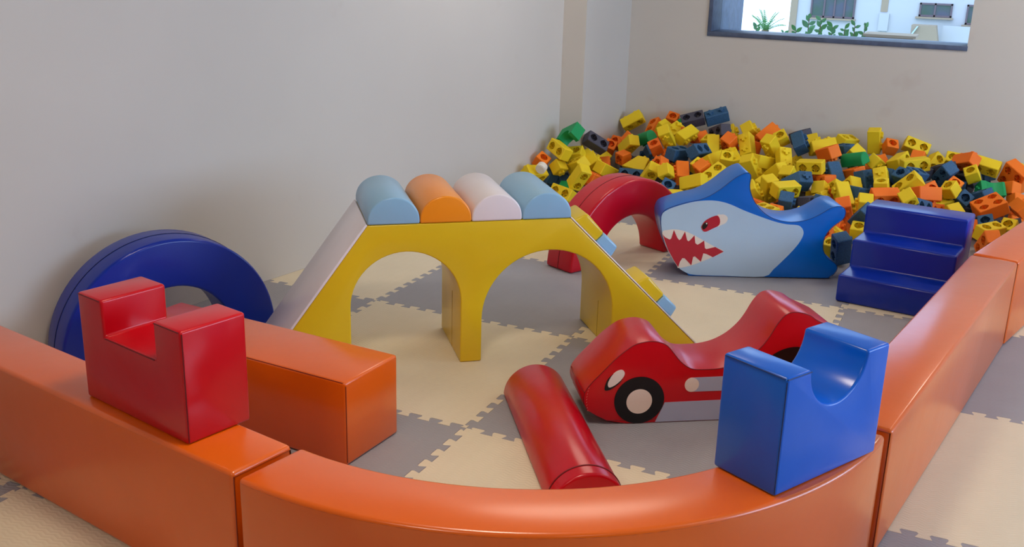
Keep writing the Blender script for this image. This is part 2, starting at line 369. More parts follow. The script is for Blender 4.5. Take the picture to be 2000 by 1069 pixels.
# ------------------------------------------------------------ half rings
def half_ring(name, loc, a, R_, r_, T, m, sm, label):
    pts = arc(0, 0, R_, 0, 180, 44) + arc(0, 0, r_, 180, 0, 34)
    pts = [(x, max(z, .001)) for x, z in pts]
    o = link(name, fin(extrude(pts, 0, T, .014, 3), name, 30), m, None, (*loc, 0), a); tag(o, label, 'foam arch')
    seam([(x, T * .52, z) for x, z in arc(0, 0, R_ + .0002, 1, 179, 50)], sm, o, .0020)
    return o
half_ring('half_ring', (-.4084, -.8857), 1.1356, .4529, .2516, .1915, MV['royal'], MS['royal'], 'large blue foam half ring leaning beside the left wall')
half_ring('tunnel_arch', (.8468, 1.2532), 1.1198, .4518, .2543, .1949, MV['crimson'], MS['red'], 'red foam half ring between the yellow bridge and the shark')

# ------------------------------------------------------------ steps
o = link('foam_steps', fin(extrude([(0, .001), (.5674, .001), (.5674, .4116), (.3814, .4116), (.3814, .2744), (.1907, .2744), (.1907, .1372), (0, .1372)], -.4913, 0, .012, 3), 'foam_steps'), MV['royal'], None, (1.9464, 1.0962, 0), -.1395 + math.pi / 2)
tag(o, 'royal blue three-step foam stairs in front of the block pile', 'steps')

# ------------------------------------------------------------ red half-round log
pts = arc(0, 0, .1188, 0, 180, 36)
bm = extrude([(x, z + .001) for x, z in pts], 0, .8559, .010, 3)
lg = link('half_round_log', fin(bm, 'half_round_log'), MV['crimson'], None, (1.5771, -1.3174, 0), 2.1786 - math.pi / 2)
tag(lg, 'red half-round foam log lying on the mats in front of the car', 'foam block')
seam([(x, .055, z) for x, z in arc(0, .001, .1187, 2, 178, 40)], MS['red'], lg, .0032)

# ------------------------------------------------------------ shark rocker
SO = [(-0.0765, 0.0132), (-0.0314, -0.002), (0.3196, 0.0043), (0.6335, 0.0063), (0.6703, 0.0139), (0.6984, 0.041), (0.7041, 0.0706), (0.6857, 0.0929), (0.6452, 0.1179), (0.6219, 0.1561), (0.6162, 0.1883), (0.6196, 0.227), (0.6343, 0.2594), (0.6613, 0.2921), (0.7005, 0.325), (0.7109, 0.3506), (0.7077, 0.3758), (0.6922, 0.3912), (0.6612, 0.3935), (0.6259, 0.3799), (0.586, 0.3535), (0.5456, 0.3303), (0.4982, 0.3131), (0.4373, 0.3051), (0.3811, 0.3111), (0.33, 0.3275), (0.2838, 0.3579), (0.2426, 0.4009), (0.2162, 0.4503), (0.2059, 0.4937), (0.2077, 0.5371), (0.1969, 0.5541), (0.1786, 0.5549), (0.1437, 0.5385), (0.1095, 0.5128), (0.07, 0.4775), (0.0415, 0.4549), (0.0009, 0.4288), (-0.0465, 0.4087), (-0.1066, 0.3945), (-0.1724, 0.3719), (-0.2169, 0.3505), (-0.2331, 0.3184), (-0.2334, 0.2803), (-0.2177, 0.2169), (-0.1859, 0.1372), (-0.1505, 0.0798), (-0.1163, 0.0416)]
SP = [(-0.2321, 0.3058), (-0.2304, 0.3248), (-0.2164, 0.3442), (-0.1721, 0.3675), (-0.0883, 0.395), (-0.0339, 0.4046), (0.0211, 0.4074), (0.0706, 0.4025), (0.121, 0.3881), (0.185, 0.3615), (0.2679, 0.3322), (0.3508, 0.3059), (0.4139, 0.293), (0.4699, 0.29), (0.4929, 0.2779), (0.5059, 0.2559), (0.5045, 0.2302), (0.4871, 0.1912), (0.4549, 0.1451), (0.4162, 0.0986), (0.3715, 0.0484), (0.3255, 0.0078), (0.1436, 0.0061), (-0.0322, 0.0078), (-0.0833, 0.0195), (-0.1295, 0.051), (-0.1856, 0.134), (-0.216, 0.2105), (-0.2294, 0.2677)]
ST = [(-0.2211, 0.2373), (-0.1939, 0.2463), (-0.1571, 0.2505), (-0.107, 0.2423), (-0.0558, 0.2213), (0.0026, 0.1908), (0.0546, 0.1632), (0.1035, 0.1387), (0.0471, 0.106), (-0.0069, 0.0805), (-0.0612, 0.0575), (-0.1227, 0.0434), (-0.1329, 0.0542), (-0.179, 0.1277), (-0.212, 0.1978)]
SM = [(-0.2187, 0.222), (-0.2065, 0.2075), (-0.1809, 0.1954), (-0.1733, 0.202), (-0.163, 0.2472), (-0.1426, 0.2061), (-0.1311, 0.1936), (-0.1223, 0.2002), (-0.105, 0.2404), (-0.0908, 0.1947), (-0.0829, 0.1884), (-0.0754, 0.1951), (-0.0545, 0.2213), (-0.0474, 0.1798), (-0.0362, 0.1717), (-0.0272, 0.1758), (-0.0027, 0.1945), (0.0043, 0.1554), (0.0123, 0.1491), (0.0244, 0.1527), (0.0579, 0.162), (0.1035, 0.1387), (0.0502, 0.1068), (0.0145, 0.1233), (-0.0013, 0.1261), (-0.01, 0.0804), (-0.0435, 0.1087), (-0.0526, 0.1052), (-0.0583, 0.0595), (-0.0955, 0.0963), (-0.1081, 0.0972), (-0.119, 0.0774), (-0.1262, 0.0478), (-0.1507, 0.083), (-0.1861, 0.1405), (-0.2049, 0.1851)]
SW = [(0.0524, 0.33), (0.0704, 0.3356), (0.0889, 0.3355), (0.1053, 0.3245), (0.1086, 0.3088), (0.0991, 0.2907), (0.0814, 0.2813), (0.0575, 0.2724)]
SR = [(-0.0219, 0.2606), (-0.0217, 0.2734), (-0.0066, 0.2992), (0.0226, 0.3191), (0.0525, 0.3294), (0.0659, 0.3171), (0.0709, 0.295), (0.0634, 0.2757), (0.0339, 0.259), (0.0043, 0.2434), (-0.0113, 0.2449)]
SB = [(-0.019, 0.2639), (-0.0183, 0.2767), (-0.0059, 0.291), (0.0064, 0.292), (0.0089, 0.2774), (-0.0003, 0.2612), (-0.0121, 0.2545)]
shk = link('shark_rocker', fin(extrude([(x, max(z, .001)) for x, z in catmull(SO, 3)], 0, .25, .010, 3), 'shark_rocker', 40), MV['sea'], None, (1.2617, 1.1610, 0), math.radians(25))
tag(shk, 'blue shark-shaped foam rocker with a pale printed body and open red mouth', 'rocker')
def dl(name, pts, m, y, lab, sm=True): 
    q = catmull(pts, 3) if sm else pts
    o = decal(name, [(x, max(z, .004)) for x, z in q], MV[m], shk, y); o['label'] = lab; return o
dl('body_patch', SP, 'pale', -.0002, 'pale blue body patch')
dl('teeth', ST, 'cream', -.0010, 'cream teeth behind the mouth outline')
dl('mouth', SM, 'crimp', -.0018, 'jagged red mouth', False)
dl('eye_white', SW, 'cream', -.0010, 'cream eye corner')
dl('eye', SR, 'crimp', -.0018, 'red eye')
dl('pupil', SB, 'black', -.0026, 'black pupil')
decal('pupil_dot', ell(.0020, .2868, .0035, .0045, 0, 330, 10), MV['cream'], shk, -.0034)  # cream dot printed on the pupil
seam([(x, -.0004, z) for x, z in catmull(SO, 3) if z > .02], MS['blue'], shk, .0014)

# ------------------------------------------------------------ car rocker
CO = [(-.14, .0515), (-.0065, 0.0), (.40, 0.0), (.74, 0.0), (.80, .02), (.83, .10), (.83, .20), (.81, .27), (.765, .325), (.715, .352), (.6671, .3742), (.6395, .3928), (.6078, .4037), (.5771, .407), (.548, .3976), (.5215, .3652), (.4965, .3173), (.4703, .2795), (.43, .242), (.38, .215), (.3221, .2013), (.2673, .1995), (.2272, .2019), (.2014, .2131), (.1749, .2346), (.1531, .2609), (.1261, .2923), (.1007, .3058), (.071, .3117), (.0419, .31), (.0085, .3009), (-.024, .2791), (-.0608, .2473), (-.1064, .1978), (-.1385, .163), (-.1588, .1328), (-.1648, .1072), (-.161, .081), (-.1504, .0624)]
ca = link('car_rocker', fin(extrude([(x, max(z, .001)) for x, z in catmull(CO, 3)], 0, .25, .009, 3), 'car_rocker', 40), MV['red'], None, (1.4901, -.6991, 0), math.radians(33.3))
tag(ca, 'red car-shaped foam rocker with printed wheels, beside the red log', 'rocker')
def dc(name, pts, m, y, lab):
    o = decal(name, [(x, max(z, .003)) for x, z in pts], MV[m], ca, y)
    if lab: o['label'] = lab
    return o
def capsule(x0, x1, zc, r_): return ell(x0, zc, r_, r_, 90, 270, 12) + ell(x1, zc, r_, r_, -90, 90, 12)
dc('side_skirt', [(.10, .0035), (.60, .0035), (.60, .083), (.13, .078)], 'grey', -.0004, 'grey blue skirt strip')
dc('wheel', ell(.0357, .0905, .0905, .0895, 0, 354, 60), 'black', -.0012, 'black front wheel')
dc('hub_cap', ell(.0357, .0865, .0466, .0470, 0, 354, 40), 'cream', -.0020, 'cream front hub cap')
dc('wheel', ell(.600, .139, .139, .137, 0, 354, 60), 'black', -.0012, 'larger black rear wheel')
dc('hub_cap', ell(.600, .139, .070, .070, 0, 354, 40), 'cream', -.0020, 'cream rear hub cap')
dc('side_stripe', [(.2246, .1165), (.40, .1165), (.40, .1720), (.2246, .1700)], 'grey', -.0004, 'grey blue side stripe')
dc('stripe_light', ell(.2246, .1432, .0260, .0268, 0, 354, 30), 'cream', -.0012, 'cream round end of the stripe')
dc('headlight_edge', catmull([(-.0915, .134), (-.0905, .153), (-.080, .178), (-.050, .204), (-.030, .19), (-.035, .166), (-.055, .146), (-.076, .1335)], 3), 'black', -.0010, 'black edge of the headlight')  # black shape printed under the headlight
dc('headlight', catmull([(-.0822, .1558), (-.0782, .1711), (-.0672, .1913), (-.0487, .2061), (-.0318, .2081), (-.0238, .1975), (-.0277, .1822), (-.0413, .1647), (-.0599, .1499), (-.0767, .1443)], 3), 'cream', -.0018, 'cream headlight')
cc = catmull(CO, 3)
seam([(x, .0004, z) for x, z in cc if z > .004], MS['red'], ca, .0014)
seam([(-.1625, .004, .125), (-.1655, .06, .122), (-.1655, .13, .122), (-.1655, .20, .122), (-.1625, .246, .125)], MS['red'], ca, .0012)
st = [(x, z) for x, z in cc if x < -.10 and z < .16]
for k in range(0, 9):
    t = k / 8; x = -.152 - .006 * math.sin(t * math.pi); z = .055 + .085 * t
    o = link('stitch', fin(tube([(x + .002, -.001, z), (x + .0045, -.001, z + .005)], .0009), 'stitch'), MS['light'], ca)

# ------------------------------------------------------------ foam bricks of the pile
U = .084; HT = .084
DIM = dict(B2=(2 * U, U, HT), B1=(U, U, HT), B4=(2 * U, 2 * U, HT), T=(2 * U, U, 2 * HT), W=(2 * U, U, HT * 1.3), R=(2 * U, U, HT), C=(2 * U, U, HT * 1.3), CS=(.1, .084, .16), K=(.07, .07, .05))
def cross(cx, cy, r_, k=1.0):
    o = []
    for q in range(4):
        a = q * math.pi / 2
        for dx, dy in ((r_ * .92, -r_ * .34), (r_ * 1.04, 0), (r_ * .92, r_ * .34), (r_ * .36, r_ * .36)):
            o.append((cx + (dx * math.cos(a) - dy * math.sin(a)), cy + (dx * math.sin(a) + dy * math.cos(a))))
    return o
def spots(kind):
    if kind in ('B2', 'T', 'R', 'C'): return [(-U / 2, 0), (U / 2, 0)]
    if kind == 'W': return [(U / 2, 0)]
    if kind == 'B4': return [(x, y) for x in (-U / 2, U / 2) for y in (-U / 2, U / 2)]
    return [(0, 0)]
def brick_mesh(kind):
    X, Y, Z = [v / 2 for v in DIM[kind]]
    if kind in ('B1', 'B2', 'B4', 'T'):
        bm = box(-X, X, -Y, Y, -Z, Z, .004, 1)
        low = [f_ for f_ in bm.faces if f_.normal.z < -.9 and f_.calc_area() > X * Y]
        if not low:
            bmesh.ops.recalc_face_normals(bm, faces=bm.faces); bm.normal_update()
            low = [f_ for f_ in bm.faces if f_.normal.z < -.9 and f_.calc_area() > X * Y]
        loop = [v for v in low[0].verts]; ed = list(low[0].edges)
        bmesh.ops.delete(bm, geom=low, context='FACES_ONLY')
        edges = list(ed); holes = []
        for cx, cy in spots(kind):
            vs_ = [bm.verts.new((x, y, -Z)) for x, y in cross(cx, cy, .0275)]
            es = [bm.edges.new((vs_[i], vs_[(i + 1) % len(vs_)])) for i in range(len(vs_))]
            edges += es; holes.append(vs_)
        bmesh.ops.triangle_fill(bm, edges=edges, use_beauty=True)
        inner = []
        for vs_ in holes:                                       # take out any fill inside the holes
            s_ = set(vs_)
            for f_ in list(bm.faces):
                if all(v in s_ for v in f_.verts): bm.faces.remove(f_)
        for vs_ in holes:
            top = [bm.verts.new((v.co.x, v.co.y, -Z + .032)) for v in vs_]; n = len(vs_)
            for i in range(n): bm.faces.new((vs_[i], top[i], top[(i + 1) % n], vs_[(i + 1) % n]))
            bm.faces.new(top)
        return fin(bm, 'brick_' + kind, 30)
    if kind == 'K':
        bm = bmesh.new(); bmesh.ops.create_cone(bm, cap_ends=True, segments=28, radius1=X, radius2=X, depth=2 * Z)
        bmesh.ops.bevel(bm, geom=[e for e in bm.edges if e.calc_face_angle(0) > .9], offset=.004, segments=2, affect='EDGES'); return fin(bm, 'connector', 30)
    if kind == 'W': return fin(extrude([(-X, -Z), (X, -Z), (X, Z), (0, Z)], -Y, Y, .004, 1), 'wedge', 30)
    if kind == 'C': return fin(extrude([(-X, -Z), (-X * .62, -Z)] + arc(0, -Z, X * .60, 180, 0, 12) + [(X * .62, -Z), (X, -Z), (X, Z), (-X, Z)], -Y, Y, .004, 1), 'archbrick', 30)
    if kind == 'R':
        bm = extrude([(-Y, Z * .35)] + [(-Y * math.cos(t * math.pi / 14), Z * .35 - 1.3 * Z * math.sin(t * math.pi / 14)) for t in range(1, 14)] + [(Y, Z * .35), (Y, Z), (-Y, Z)], -X, X, .004, 1)
        bmesh.ops.rotate(bm, cent=(0, 0, 0), matrix=Matrix.Rotation(math.pi / 2, 3, 'Z'), verts=bm.verts); return fin(bm, 'roundbrick', 30)
    if kind == 'CS':
        bm = extrude([(-X, -Z), (X, -Z), (X, Z), (-X, Z)], -Y, Y, 0)
        bm.free(); cpts = [(-Y, -Z), (-Y * .9, -Z * .9)] + [(-Y + .022 * math.sin(math.pi * t / 10), -Z * .8 + 1.35 * Z * t / 10) for t in range(0, 11)] + [(-Y, Z * .7), (-Y, Z), (Y, Z), (Y, Z * .7)] + [(Y - .022 * math.sin(math.pi * t / 10), Z * .55 - 1.35 * Z * t / 10) for t in range(0, 11)] + [(Y, -Z)]
        bm = extrude(cpts, -X, X, .003, 1); bmesh.ops.rotate(bm, cent=(0, 0, 0), matrix=Matrix.Rotation(math.pi / 2, 3, 'Z'), verts=bm.verts); return fin(bm, 'hollowbrick', 30)
def stud_mesh():
    bm = bmesh.new(); pts = cross(0, 0, .0245); a = [bm.verts.new((x, y, -.001)) for x, y in pts]; b = [bm.verts.new((x, y, .0155)) for x, y in pts]; n = len(pts)
    bm.faces.new(b)
    for i in range(n): bm.faces.new((a[i], a[(i + 1) % n], b[(i + 1) % n], b[i]))
    return bm
CACHE = {}
def bmeshes(kind, col):
    if (kind, col) not in CACHE:
        me = brick_mesh(kind); me.materials.append(FOAM[col])
        s_ = None
        if kind != 'K': s_ = fin(stud_mesh(), 'stud', 30); s_.materials.append(FOAM[col])
        CACHE[(kind, col)] = (me, s_)
    return CACHE[(kind, col)]
CNAME = dict(y='yellow', o='orange', d='dark blue', k='charcoal', g='green', w='white')
KNAME = dict(B2='foam_brick', B1='foam_cube', B4='square_brick', T='tall_brick', W='wedge_brick', R='rounded_brick', C='arch_brick', CS='hollow_sided_brick', K='round_connector')
DATA = '''
g|C|-0.073 2.602 0.407 0.833 -0.457 -0.106 -0.291|green foam arch brick, leaning right, plain side out, left of the pillar foot
k|B2|0.041 2.795 0.334 0.328 -0.856 -0.164 0.363|charcoal foam two-stud brick, leaning left, studs facing out, just below the pillar foot
y|B2|-0.073 2.647 0.263 -0.304 0.949 0.04 0.078|yellow foam two-stud brick, level, studs facing out, above the last light blue roll
y|B2|-0.1 2.483 0.319 0.59 -0.751 0.296 -0.026|yellow foam two-stud brick, leaning left, holes facing out, right of the left wall
w|K|-0.121 2.227 0.237 -0.832 0.555 -0.007 0.003|white foam round connector, just below the left wall
o|B1|-0.204 2.418 0.242 -0.179 0.936 -0.013 -0.302|orange foam one-stud cube, plain side out, just below the left wall
y|B2|-0.192 2.276 0.183 -0.757 0.359 0.161 -0.522|yellow foam two-stud brick, level, studs facing out, below the left wall
y|B1|-0.093 2.46 0.204 0.157 0.915 -0.129 0.348|yellow foam one-stud cube, plain side out, just above the last light blue roll
y|B2|0.022 2.515 0.221 -0.207 0.913 -0.253 0.242|yellow foam two-stud brick, level, plain side out, right of the last light blue roll
y|B2|0.04 2.714 0.222 -0.856 0.371 -0.282 0.225|yellow foam two-stud brick, leaning left, plain side out, left of the red arch crown, left
y|B2|0.012 3.006 0.174 0.269 0.661 0.594 0.372|yellow foam two-stud brick, leaning right, plain side out, left of the red arch crown
y|B1|0.001 2.644 0.154 -0.899 0.344 0.24 -0.125|yellow foam one-stud cube, studs facing out, right of the last light blue roll
d|B1|-0.164 2.488 0.135 -0.127 0.848 0.475 -0.198|dark blue foam one-stud cube, plain side out, just left of the last light blue roll
d|B2|-0.139 2.593 0.076 -0.031 0.933 -0.302 0.192|dark blue foam two-stud brick, level, plain side out, just below the last light blue roll
g|B1|-0.025 2.436 0.063 0.505 0.863 -0.005 0.018|green foam one-stud cube, plain side out, just below the last light blue roll
y|B2|0.02 2.273 0.069 -0.491 0.858 -0.15 0.014|yellow foam two-stud brick, leaning left, holes facing out, just below the last light blue roll
y|B2|0.109 2.329 0.182 0.838 -0.288 -0.401 -0.234|yellow foam two-stud brick, leaning right, studs facing out, right of the last light blue roll
y|B1|-0.055 2.681 0.074 -0.331 0.924 0.053 -0.182|yellow foam one-stud cube, plain side out, right of the last light blue roll
o|B2|0.127 2.648 0.083 0.016 0.815 0.529 -0.235|orange foam two-stud brick, leaning left, plain side out, left of the red arch crown, right
o|B2|0.049 3.338 0.241 -0.442 0.884 -0.152 0.033|orange foam two-stud brick, level, studs facing out, above the red arch crown
y|B2|0.05 3.573 0.386 0.908 -0.294 -0.299 0.019|yellow foam two-stud brick, leaning right, studs facing out, right of the pillar foot
o|B1|0.146 3.225 0.303 -0.47 -0.037 -0.792 0.388|orange foam one-stud cube, plain side out, right of the pillar foot
g|R|0.243 3.3 0.319 0.121 -0.914 0.307 -0.234|green foam round-sided brick, leaning right, plain side out, above the red arch crown
o|B2|0.221 3.576 0.339 0.022 -0.716 -0.596 -0.363|orange foam two-stud brick, leaning right, holes facing out, above the red arch crown
y|B1|0.339 3.43 0.382 -0.493 -0.203 -0.846 -0.028|yellow foam one-stud cube, plain side out, left of the window left corner
o|B1|0.343 3.628 0.416 -0.306 0.944 -0.02 -0.121|orange foam one-stud cube, plain side out, left of the window left corner
y|B2|0.433 3.358 0.372 0.625 -0.099 0.292 -0.717|yellow foam two-stud brick, leaning right, plain end out, left of the window left corner
y|B2|0.582 3.173 0.383 0.328 0.758 0.43 0.364|yellow foam two-stud brick, leaning right, plain side out, below the window left corner
y|B2|0.486 3.01 0.388 -0.43 -0.626 -0.641 0.11|yellow foam two-stud brick, leaning left, holes facing out, left of the window left corner
d|B1|0.348 3.133 0.254 0.295 0.87 0.319 0.235|dark blue foam one-stud cube, plain side out, right of the red arch crown, upper
o|B1|0.435 2.937 0.322 -0.269 0.918 0.226 0.184|orange foam one-stud cube, plain side out, right of the red arch crown, upper
o|B2|0.519 2.831 0.208 -0.759 0.048 -0.291 -0.581|orange foam two-stud brick, leaning left, plain side out, right of the red arch crown
y|B2|0.193 3.077 0.288 0.884 -0.185 -0.274 -0.331|yellow foam two-stud brick, leaning right, studs facing out, above the red arch crown
y|W|0.315 2.898 0.191 -0.936 0.346 -0.066 0.009|yellow foam wedge brick, level, plain side out, just right of the red arch crown
o|B1|0.19 2.978 0.213 0.759 -0.595 0.211 -0.161|orange foam one-stud cube, studs facing out, just above the red arch crown
o|B1|0.092 2.863 0.174 -0.381 -0.908 -0.117 -0.133|orange foam one-stud cube, plain side out, left of the red arch crown
o|B1|0.009 3.196 0.238 -0.326 0.926 0.026 -0.19|orange foam one-stud cube, plain side out, below the pillar foot
y|B2|0.172 2.665 0.177 0.021 0.804 0.546 -0.236|yellow foam two-stud brick, leaning left, plain side out, left of the red arch crown, right
o|B2|0.157 2.474 0.145 -0.021 0.768 0.59 -0.247|orange foam two-stud brick, leaning left, plain side out, left of the red arch crown, left
d|B2|0.353 2.693 0.154 0.561 -0.827 -0.032 0.018|dark blue foam two-stud brick, level, holes facing out, just right of the red arch crown
y|B2|0.51 2.595 0.197 -0.777 0.405 0.274 0.398|yellow foam two-stud brick, leaning right, holes facing out, right of the red arch crown
y|B1|0.637 2.527 0.242 0.931 -0.28 -0.214 -0.1|yellow foam one-stud cube, studs facing out, right of the red arch crown
y|B1|0.641 2.493 0.121 0.499 0.782 0.221 0.3|yellow foam one-stud cube, plain side out, right of the red arch crown
o|B1|0.554 2.683 0.254 -0.434 0.852 0.031 0.291|orange foam one-stud cube, plain side out, right of the red arch crown, lower
d|B1|0.685 2.405 0.166 -0.332 0.916 -0.019 -0.224|dark blue foam one-stud cube, plain side out, right of the red arch crown, lower
y|B2|0.767 2.309 0.132 -0.614 0.612 0.293 -0.403|yellow foam two-stud brick, level, holes facing out, right of the red arch crown
o|B2|0.712 2.657 0.219 0.489 0.643 -0.247 -0.535|orange foam two-stud brick, upright, plain side out, left of the shark fin
y|B1|0.795 2.748 0.255 -0.286 0.929 -0.195 -0.129|yellow foam one-stud cube, plain side out, left of the shark fin, lower
y|B2|0.846 2.459 0.209 0.181 0.959 -0.159 0.15|yellow foam two-stud brick, level, plain side out, left of the shark fin
y|B2|0.884 2.312 0.114 0.524 0.734 0.292 0.318|yellow foam two-stud brick, level, plain side out, below the shark fin
o|B2|0.86 2.648 0.243 0.767 -0.076 0.452 0.448|orange foam two-stud brick, leaning left, plain side out, left of the shark fin
d|B2|0.754 2.888 0.332 -0.305 0.745 0.526 -0.276|dark blue foam two-stud brick, level, holes facing out, left of the shark fin
d|B2|0.601 2.913 0.297 0.067 -0.827 -0.553 0.082|dark blue foam two-stud brick, level, plain side out, below the window left corner
y|B2|0.856 2.879 0.286 0.206 0.777 0.561 0.2|yellow foam two-stud brick, leaning right, plain side out, left of the shark fin, upper
y|B2|0.979 2.951 0.293 -0.835 -0.212 -0.073 0.502|yellow foam two-stud brick, leaning left, studs facing out, just below the shark fin
y|B1|0.966 2.793 0.317 -0.313 0.939 0.098 -0.1|yellow foam one-stud cube, plain side out, just left of the shark fin
y|B2|0.939 2.588 0.242 -0.297 0.831 0.443 0.156|yellow foam two-stud brick, leaning right, plain side out, left of the shark fin, lower
d|B2|0.695 3.561 0.479 -0.939 -0.248 0.108 -0.214|dark blue foam two-stud brick, level, plain side out, just right of the window left corner
k|B2|0.533 3.507 0.446 -0.338 0.919 0.183 0.09|charcoal foam two-stud brick, level, plain side out, left of the window left corner
g|B1|0.441 3.611 0.389 -0.222 0.934 -0.174 -0.218|green foam one-stud cube, plain side out, left of the window left corner
o|B1|0.667 3.299 0.348 0.312 0.89 0.227 0.245|orange foam one-stud cube, plain side out, below the window left corner
k|B2|0.776 3.353 0.401 -0.569 0.718 -0.144 0.374|charcoal foam two-stud brick, leaning right, holes facing out, below the window left corner
o|B1|0.687 3.095 0.284 0.448 0.728 -0.192 -0.482|orange foam one-stud cube, plain side out, left of the shark fin
y|B1|0.745 3.209 0.349 -0.218 0.945 -0.21 0.127|yellow foam one-stud cube, plain side out, left of the shark fin, upper
y|B2|0.81 3.064 0.336 0.712 -0.333 0.574 -0.227|yellow foam two-stud brick, upright, plain side out, left of the shark fin
y|B2|0.835 3.465 0.363 0.753 -0.285 0.425 -0.414|yellow foam two-stud brick, upright, plain side out, above the shark fin
y|B2|1.034 3.096 0.367 0.651 0.473 0.153 -0.574|yellow foam two-stud brick, upright, studs facing out, just right of the shark fin
y|B2|0.978 3.452 0.407 -0.778 -0.18 -0.43 -0.42|yellow foam two-stud brick, leaning left, plain side out, above the shark fin
o|T|1.132 3.418 0.378 0.874 -0.37 0.313 0.033|orange foam tall brick, leaning left, plain side out, right of the shark fin
o|B2|1.179 3.23 0.338 0.734 0.108 0.517 0.427|orange foam two-stud brick, leaning left, plain side out, right of the shark fin
o|B2|1.021 3.267 0.337 0.048 0.805 0.578 -0.121|orange foam two-stud brick, level, plain side out, just right of the shark fin
o|B2|0.916 3.078 0.368 0.693 -0.091 0.423 0.576|orange foam two-stud brick, upright, plain side out, just above the shark fin
y|B2|1.204 3.063 0.381 0.21 0.762 0.484 -0.375|yellow foam two-stud brick, leaning left, holes facing out, right of the shark fin
y|B1|1.225 3.295 0.409 0.333 -0.898 -0.208 -0.201|yellow foam one-stud cube, plain side out, right of the shark fin
y|B2|1.131 2.792 0.28 0.791 0.178 0.561 0.166|yellow foam two-stud brick, leaning left, plain side out, below the shark fin
y|B2|1.312 2.972 0.314 0.775 0.158 0.368 -0.488|yellow foam two-stud brick, upright, holes facing out, above the shark back
y|B2|1.292 2.834 0.252 0.059 0.895 -0.303 0.322|yellow foam two-stud brick, leaning right, plain side out, above the shark back
y|B2|1.312 2.531 0.21 -0.555 -0.385 -0.718 0.167|yellow foam two-stud brick, upright, holes facing out, left of the shark back
y|B1|1.39 2.71 0.28 -0.886 0.441 -0.017 0.142|yellow foam one-stud cube, studs facing out, above the shark back
d|W|1.466 2.611 0.264 0.9 0.362 0.11 0.217|dark blue foam wedge brick, level, plain side out, just above the shark back
w|K|1.51 2.756 0.209 -0.51 0.591 0.567 -0.263|white foam round connector, right of the shark back
y|B2|1.429 2.448 0.234 -0.732 0.564 0.239 -0.298|yellow foam two-stud brick, level, studs facing out, just left of the shark back
d|B2|1.456 2.34 0.161 -0.637 -0.187 -0.709 -0.239|dark blue foam two-stud brick, upright, plain side out, just below the shark back
y|B2|1.543 2.237 0.105 -0.639 0.117 -0.277 0.708|yellow foam two-stud brick, leaning right, holes facing out, below the shark back
y|B2|1.239 2.412 0.193 0.795 0.141 0.486 0.334|yellow foam two-stud brick, leaning left, plain side out, left of the shark back, upper
y|B1|1.261 2.63 0.213 -0.825 0.497 -0.211 0.171|yellow foam one-stud cube, holes facing out, left of the shark back
o|B2|1.313 2.265 0.143 -0.004 0.814 0.548 -0.19|orange foam two-stud brick, level, plain side out, left of the shark back
y|B2|1.392 2.099 0.155 0.082 -0.918 0.387 -0.043|yellow foam two-stud brick, leaning left, plain side out, left of the shark back, lower
o|B1|1.416 2.25 0.123 0.376 -0.924 0.068 0.03|orange foam one-stud cube, plain side out, below the shark back
d|B2|1.355 3.27 0.392 -0.766 0.281 -0.417 0.4|dark blue foam two-stud brick, upright, plain side out, above the shark back
k|B2|1.308 3.592 0.387 -0.061 0.904 -0.378 0.19|charcoal foam two-stud brick, level, plain side out, above the shark back
y|B2|1.421 3.436 0.365 -0.696 0.393 -0.448 0.402|yellow foam two-stud brick, upright, plain side out, above the shark back
y|B2|1.514 3.263 0.385 -0.935 0.245 0.15 -0.206|yellow foam two-stud brick, level, plain side out, above the shark back
d|B2|1.641 3.375 0.354 -0.047 0.879 -0.462 0.108|dark blue foam two-stud brick, level, plain side out, above the shark tail
y|B2|1.625 3.565 0.382 -0.132 0.844 0.5 -0.145|yellow foam two-stud brick, level, plain side out, above the shark tail
g|R|1.74 3.123 0.35 -0.087 0.955 -0.238 0.157|green foam round-sided brick, level, plain side out, above the shark tail
y|B1|1.73 3.249 0.367 0.365 0.872 0.103 -0.308|yellow foam one-stud cube, plain side out, above the shark tail
o|B1|1.46 3.038 0.258 -0.146 0.962 0.182 -0.14|orange foam one-stud cube, studs facing out, above the shark back
o|B2|1.571 3.12 0.37 -0.068 0.889 -0.402 0.207|orange foam two-stud brick, level, plain side out, above the shark tail, left
o|B2|1.759 3.029 0.262 -0.064 0.892 -0.408 0.183|orange foam two-stud brick, level, plain side out, above the shark tail, right
y|B2|1.503 2.878 0.312 0.739 -0.669 0.002 -0.078|yellow foam two-stud brick, level, holes facing out, above the shark back
d|B2|1.649 2.95 0.259 0.459 0.706 -0.122 -0.525|dark blue foam two-stud brick, leaning left, plain side out, above the shark tail
y|B2|1.796 2.785 0.206 -0.624 0.525 -0.578 0.016|yellow foam two-stud brick, upright, plain side out, above the shark tail
y|B2|1.767 2.512 0.221 -0.44 -0.713 0.095 0.538|yellow foam two-stud brick, upright, plain side out, just above the shark tail
y|B1|1.694 2.743 0.214 -0.348 0.837 -0.122 0.403|yellow foam one-stud cube, studs facing out, just above the shark tail
y|B1|1.608 2.655 0.219 -0.726 0.096 -0.616 0.291|yellow foam one-stud cube, plain side out, left of the shark tail
y|B1|1.632 2.542 0.18 0.859 0.077 0.492 -0.116|yellow foam one-stud cube, studs facing out, left of the shark tail
o|B1|1.723 2.631 0.218 0.795 0.373 0.417 -0.237|orange foam one-stud cube, plain side out, just above the shark tail
o|B2|1.601 2.861 0.229 -0.623 0.632 -0.251 0.386|orange foam two-stud brick, level, holes facing out, above the shark tail
k|B2|1.595 2.412 0.177 0.52 -0.646 -0.4 0.39|charcoal foam two-stud brick, level, holes facing out, right of the shark back
d|B2|1.682 2.374 0.182 0.108 0.807 0.549 -0.19|dark blue foam two-stud brick, leaning left, plain side out, just left of the shark tail
